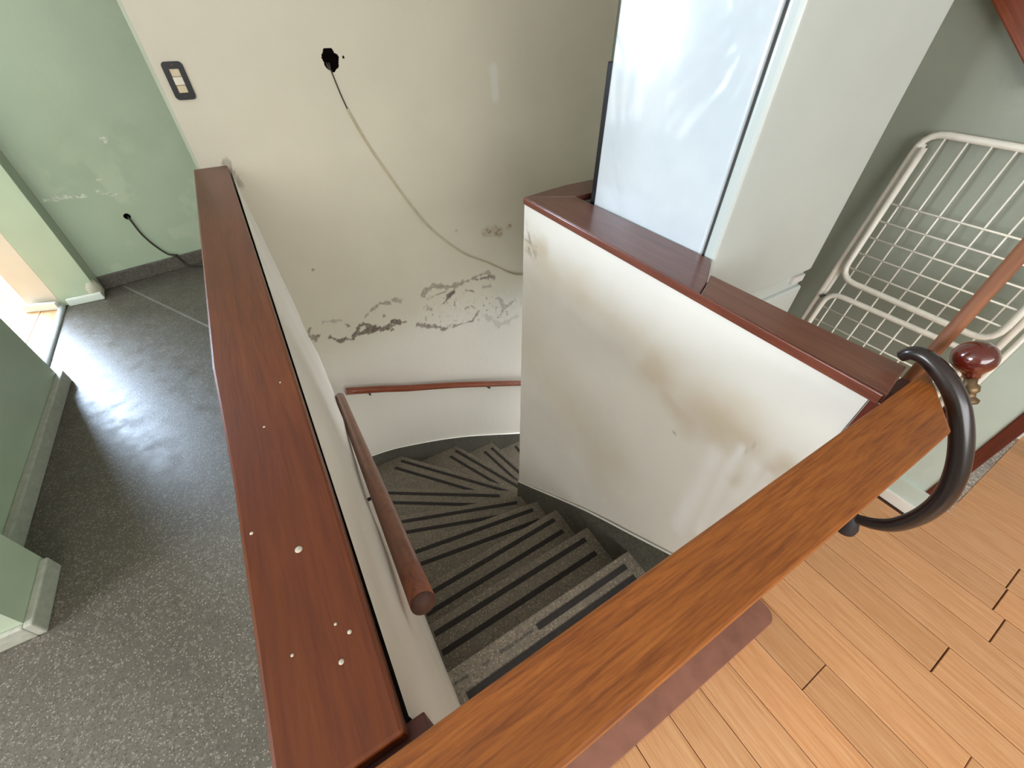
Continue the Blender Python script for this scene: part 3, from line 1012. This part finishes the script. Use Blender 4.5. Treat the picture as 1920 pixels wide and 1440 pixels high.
for v in (0.518, 0.463, 0.408, 0.354, 0.299, 0.245, 0.191, 0.137):
    tube('wire', [rp(v, 1.224, 0.0), rp(v, 0.775, -0.012)], 0.0029, m_wire, ra, 6, 1)
    tube('wire', [rp(v - 0.001, 0.775, -0.010), rp(v - 0.002, 0.30, -0.010)], 0.0029, m_wire, ra, 6, 1)
tag(ra, 'folded white wire clothes airer leaning against the green right wall', 'clothes airer')

# ------------------------------------------------------------------ things at the right end of the rail
st = tube('broom_handle', [(0.921, 0.102, 0.0), (0.921, 0.102, 1.75)], 0.0105, m_broom, None, 14, 1)
tag(st, 'thin brown wooden stick standing upright in front of the white airer', 'stick')

kn = empty('knob_post', (0.86, 0.03, 0.0))
kb = Vector((0.870, 0.0325, 1.058))
ax = Vector((0.008, 0.0205, 0.039)).normalized()
lathe('shaft', [(0.009, 0.0), (0.009, 1.028), (0.0, 1.030)], (0.870, 0.026, 0.0), (0, 0.001, 1), m_postred, kn, 14)
lathe('brass_collar', [(0.0, -0.028), (0.013, -0.028), (0.0145, -0.023), (0.009, -0.018), (0.009, -0.012), (0.0125, -0.008), (0.0125, -0.001), (0.008, 0.004), (0.008, 0.016), (0, 0.018)],
      kb, ax, m_brass, kn, 24)
prof = [(0.0, 0.012), (0.010, 0.013), (0.011, 0.0185)]
for k in range(1, 17):
    t = -math.pi / 2 + 0.42 + (math.pi - 0.42) * k / 16
    prof.append((0.0275 * math.cos(t), 0.045 + 0.0265 * math.sin(t)))
prof[-1] = (0.0, 0.0715)
lathe('knob', prof, kb, ax, m_ball, kn, 36)
tag(kn, 'dark red varnished wooden ball knob on a brass collar at the rail end', 'knob')

hk = empty('curved_hook', (0.83, 0.0, 0.9))
HP = [(0.83, 0.121, 1.073), (0.83, 0.112, 1.086), (0.83, 0.092, 1.088), (0.83, 0.056, 1.071), (0.83, 0.023, 1.042), (0.83, -0.009, 0.997), (0.83, -0.036, 0.944),
      (0.83, -0.053, 0.887), (0.83, -0.055, 0.829), (0.83, -0.043, 0.775), (0.83, -0.022, 0.744), (0.83, 0.008, 0.722)]
tube('hook_arm', HP, lambda t: 0.0092 + 0.0062 * math.sin(math.pi * min(1, max(0, t))) ** 0.8, m_blackgloss, hk, 18, 6)
lathe('end_tip', [(0.0, -0.006), (0.010, -0.004), (0.0155, 0.006), (0.0195, 0.036), (0.017, 0.048), (0.0, 0.052)], (0.83, 0.012, 0.728), (0.0, -0.25, -1), m_blackrubber, hk, 18)
tag(hk, 'black curved bentwood hook looping round the right end of the wooden rail', 'hook')

# ------------------------------------------------------------------ floor things
bm = prism_bm([(p[0], p[1]) for p in rounded(0.0, 0.0, 0.95, 0.125, 0.04, 8)], 0.0, 0.010, 0.002)
mt = link('door_mat', mesh_of(bm, 'door_mat'), m_mat)
mt.location = (0.525, 0.016, 0.0012)
mt.rotation_euler = (0, 0, math.radians(-0.6))
tag(mt, 'brown mat with rounded corners on the plank floor under the rail', 'mat')

fc = empty('floor_cable', (-0.8, 3.85, 0))
tube('cable_line', [gp(0.60, 0.43, -0.004), gp(0.603, 0.40, 0.012), gp(0.615, 0.30, 0.012), gp(0.645, 0.21, 0.012), gp(0.69, 0.13, 0.020), gp(0.73, 0.105, 0.026), gp(0.752, 0.05, 0.03),
                    gp(0.775, 0.012, 0.05), gp(0.85, 0.008, 0.11)], 0.006, m_cable_dark, fc, 8, 6)
tube('cable_clip', [gp(0.715, 0.112, 0.024), gp(0.745, 0.100, 0.028)], 0.010, m_cable_dark, fc, 8, 1)
lathe('cable_outlet_shade_disc', [(0.0, 0.0), (0.020, 0.0), (0.018, 0.004), (0.0, 0.005)], gp(0.597, 0.428, 0.0), gn, m_hole_shade, fc, 12)  # dark disc in place of a shaded hole
tag(fc, 'short dark cable hanging from the pale green hall wall to the floor', 'cable')

# sloping dark red board on the right wall above the airer
bd = box('sloping_board', -0.40, 0.40, -0.024, 0.024, -0.018, 0.018, m_railred, None, 0.003)
bd.location = (1.811, 0.693, 1.625)
bd.rotation_euler = (Matrix.Rotation(math.radians(90), 4, 'Z') @ Matrix.Rotation(math.radians(-40), 4, 'Y') @ Matrix.Rotation(math.radians(90), 4, 'X')).to_euler()
tag(bd, 'sloping dark red wooden board crossing the top right corner by the green wall', 'board')
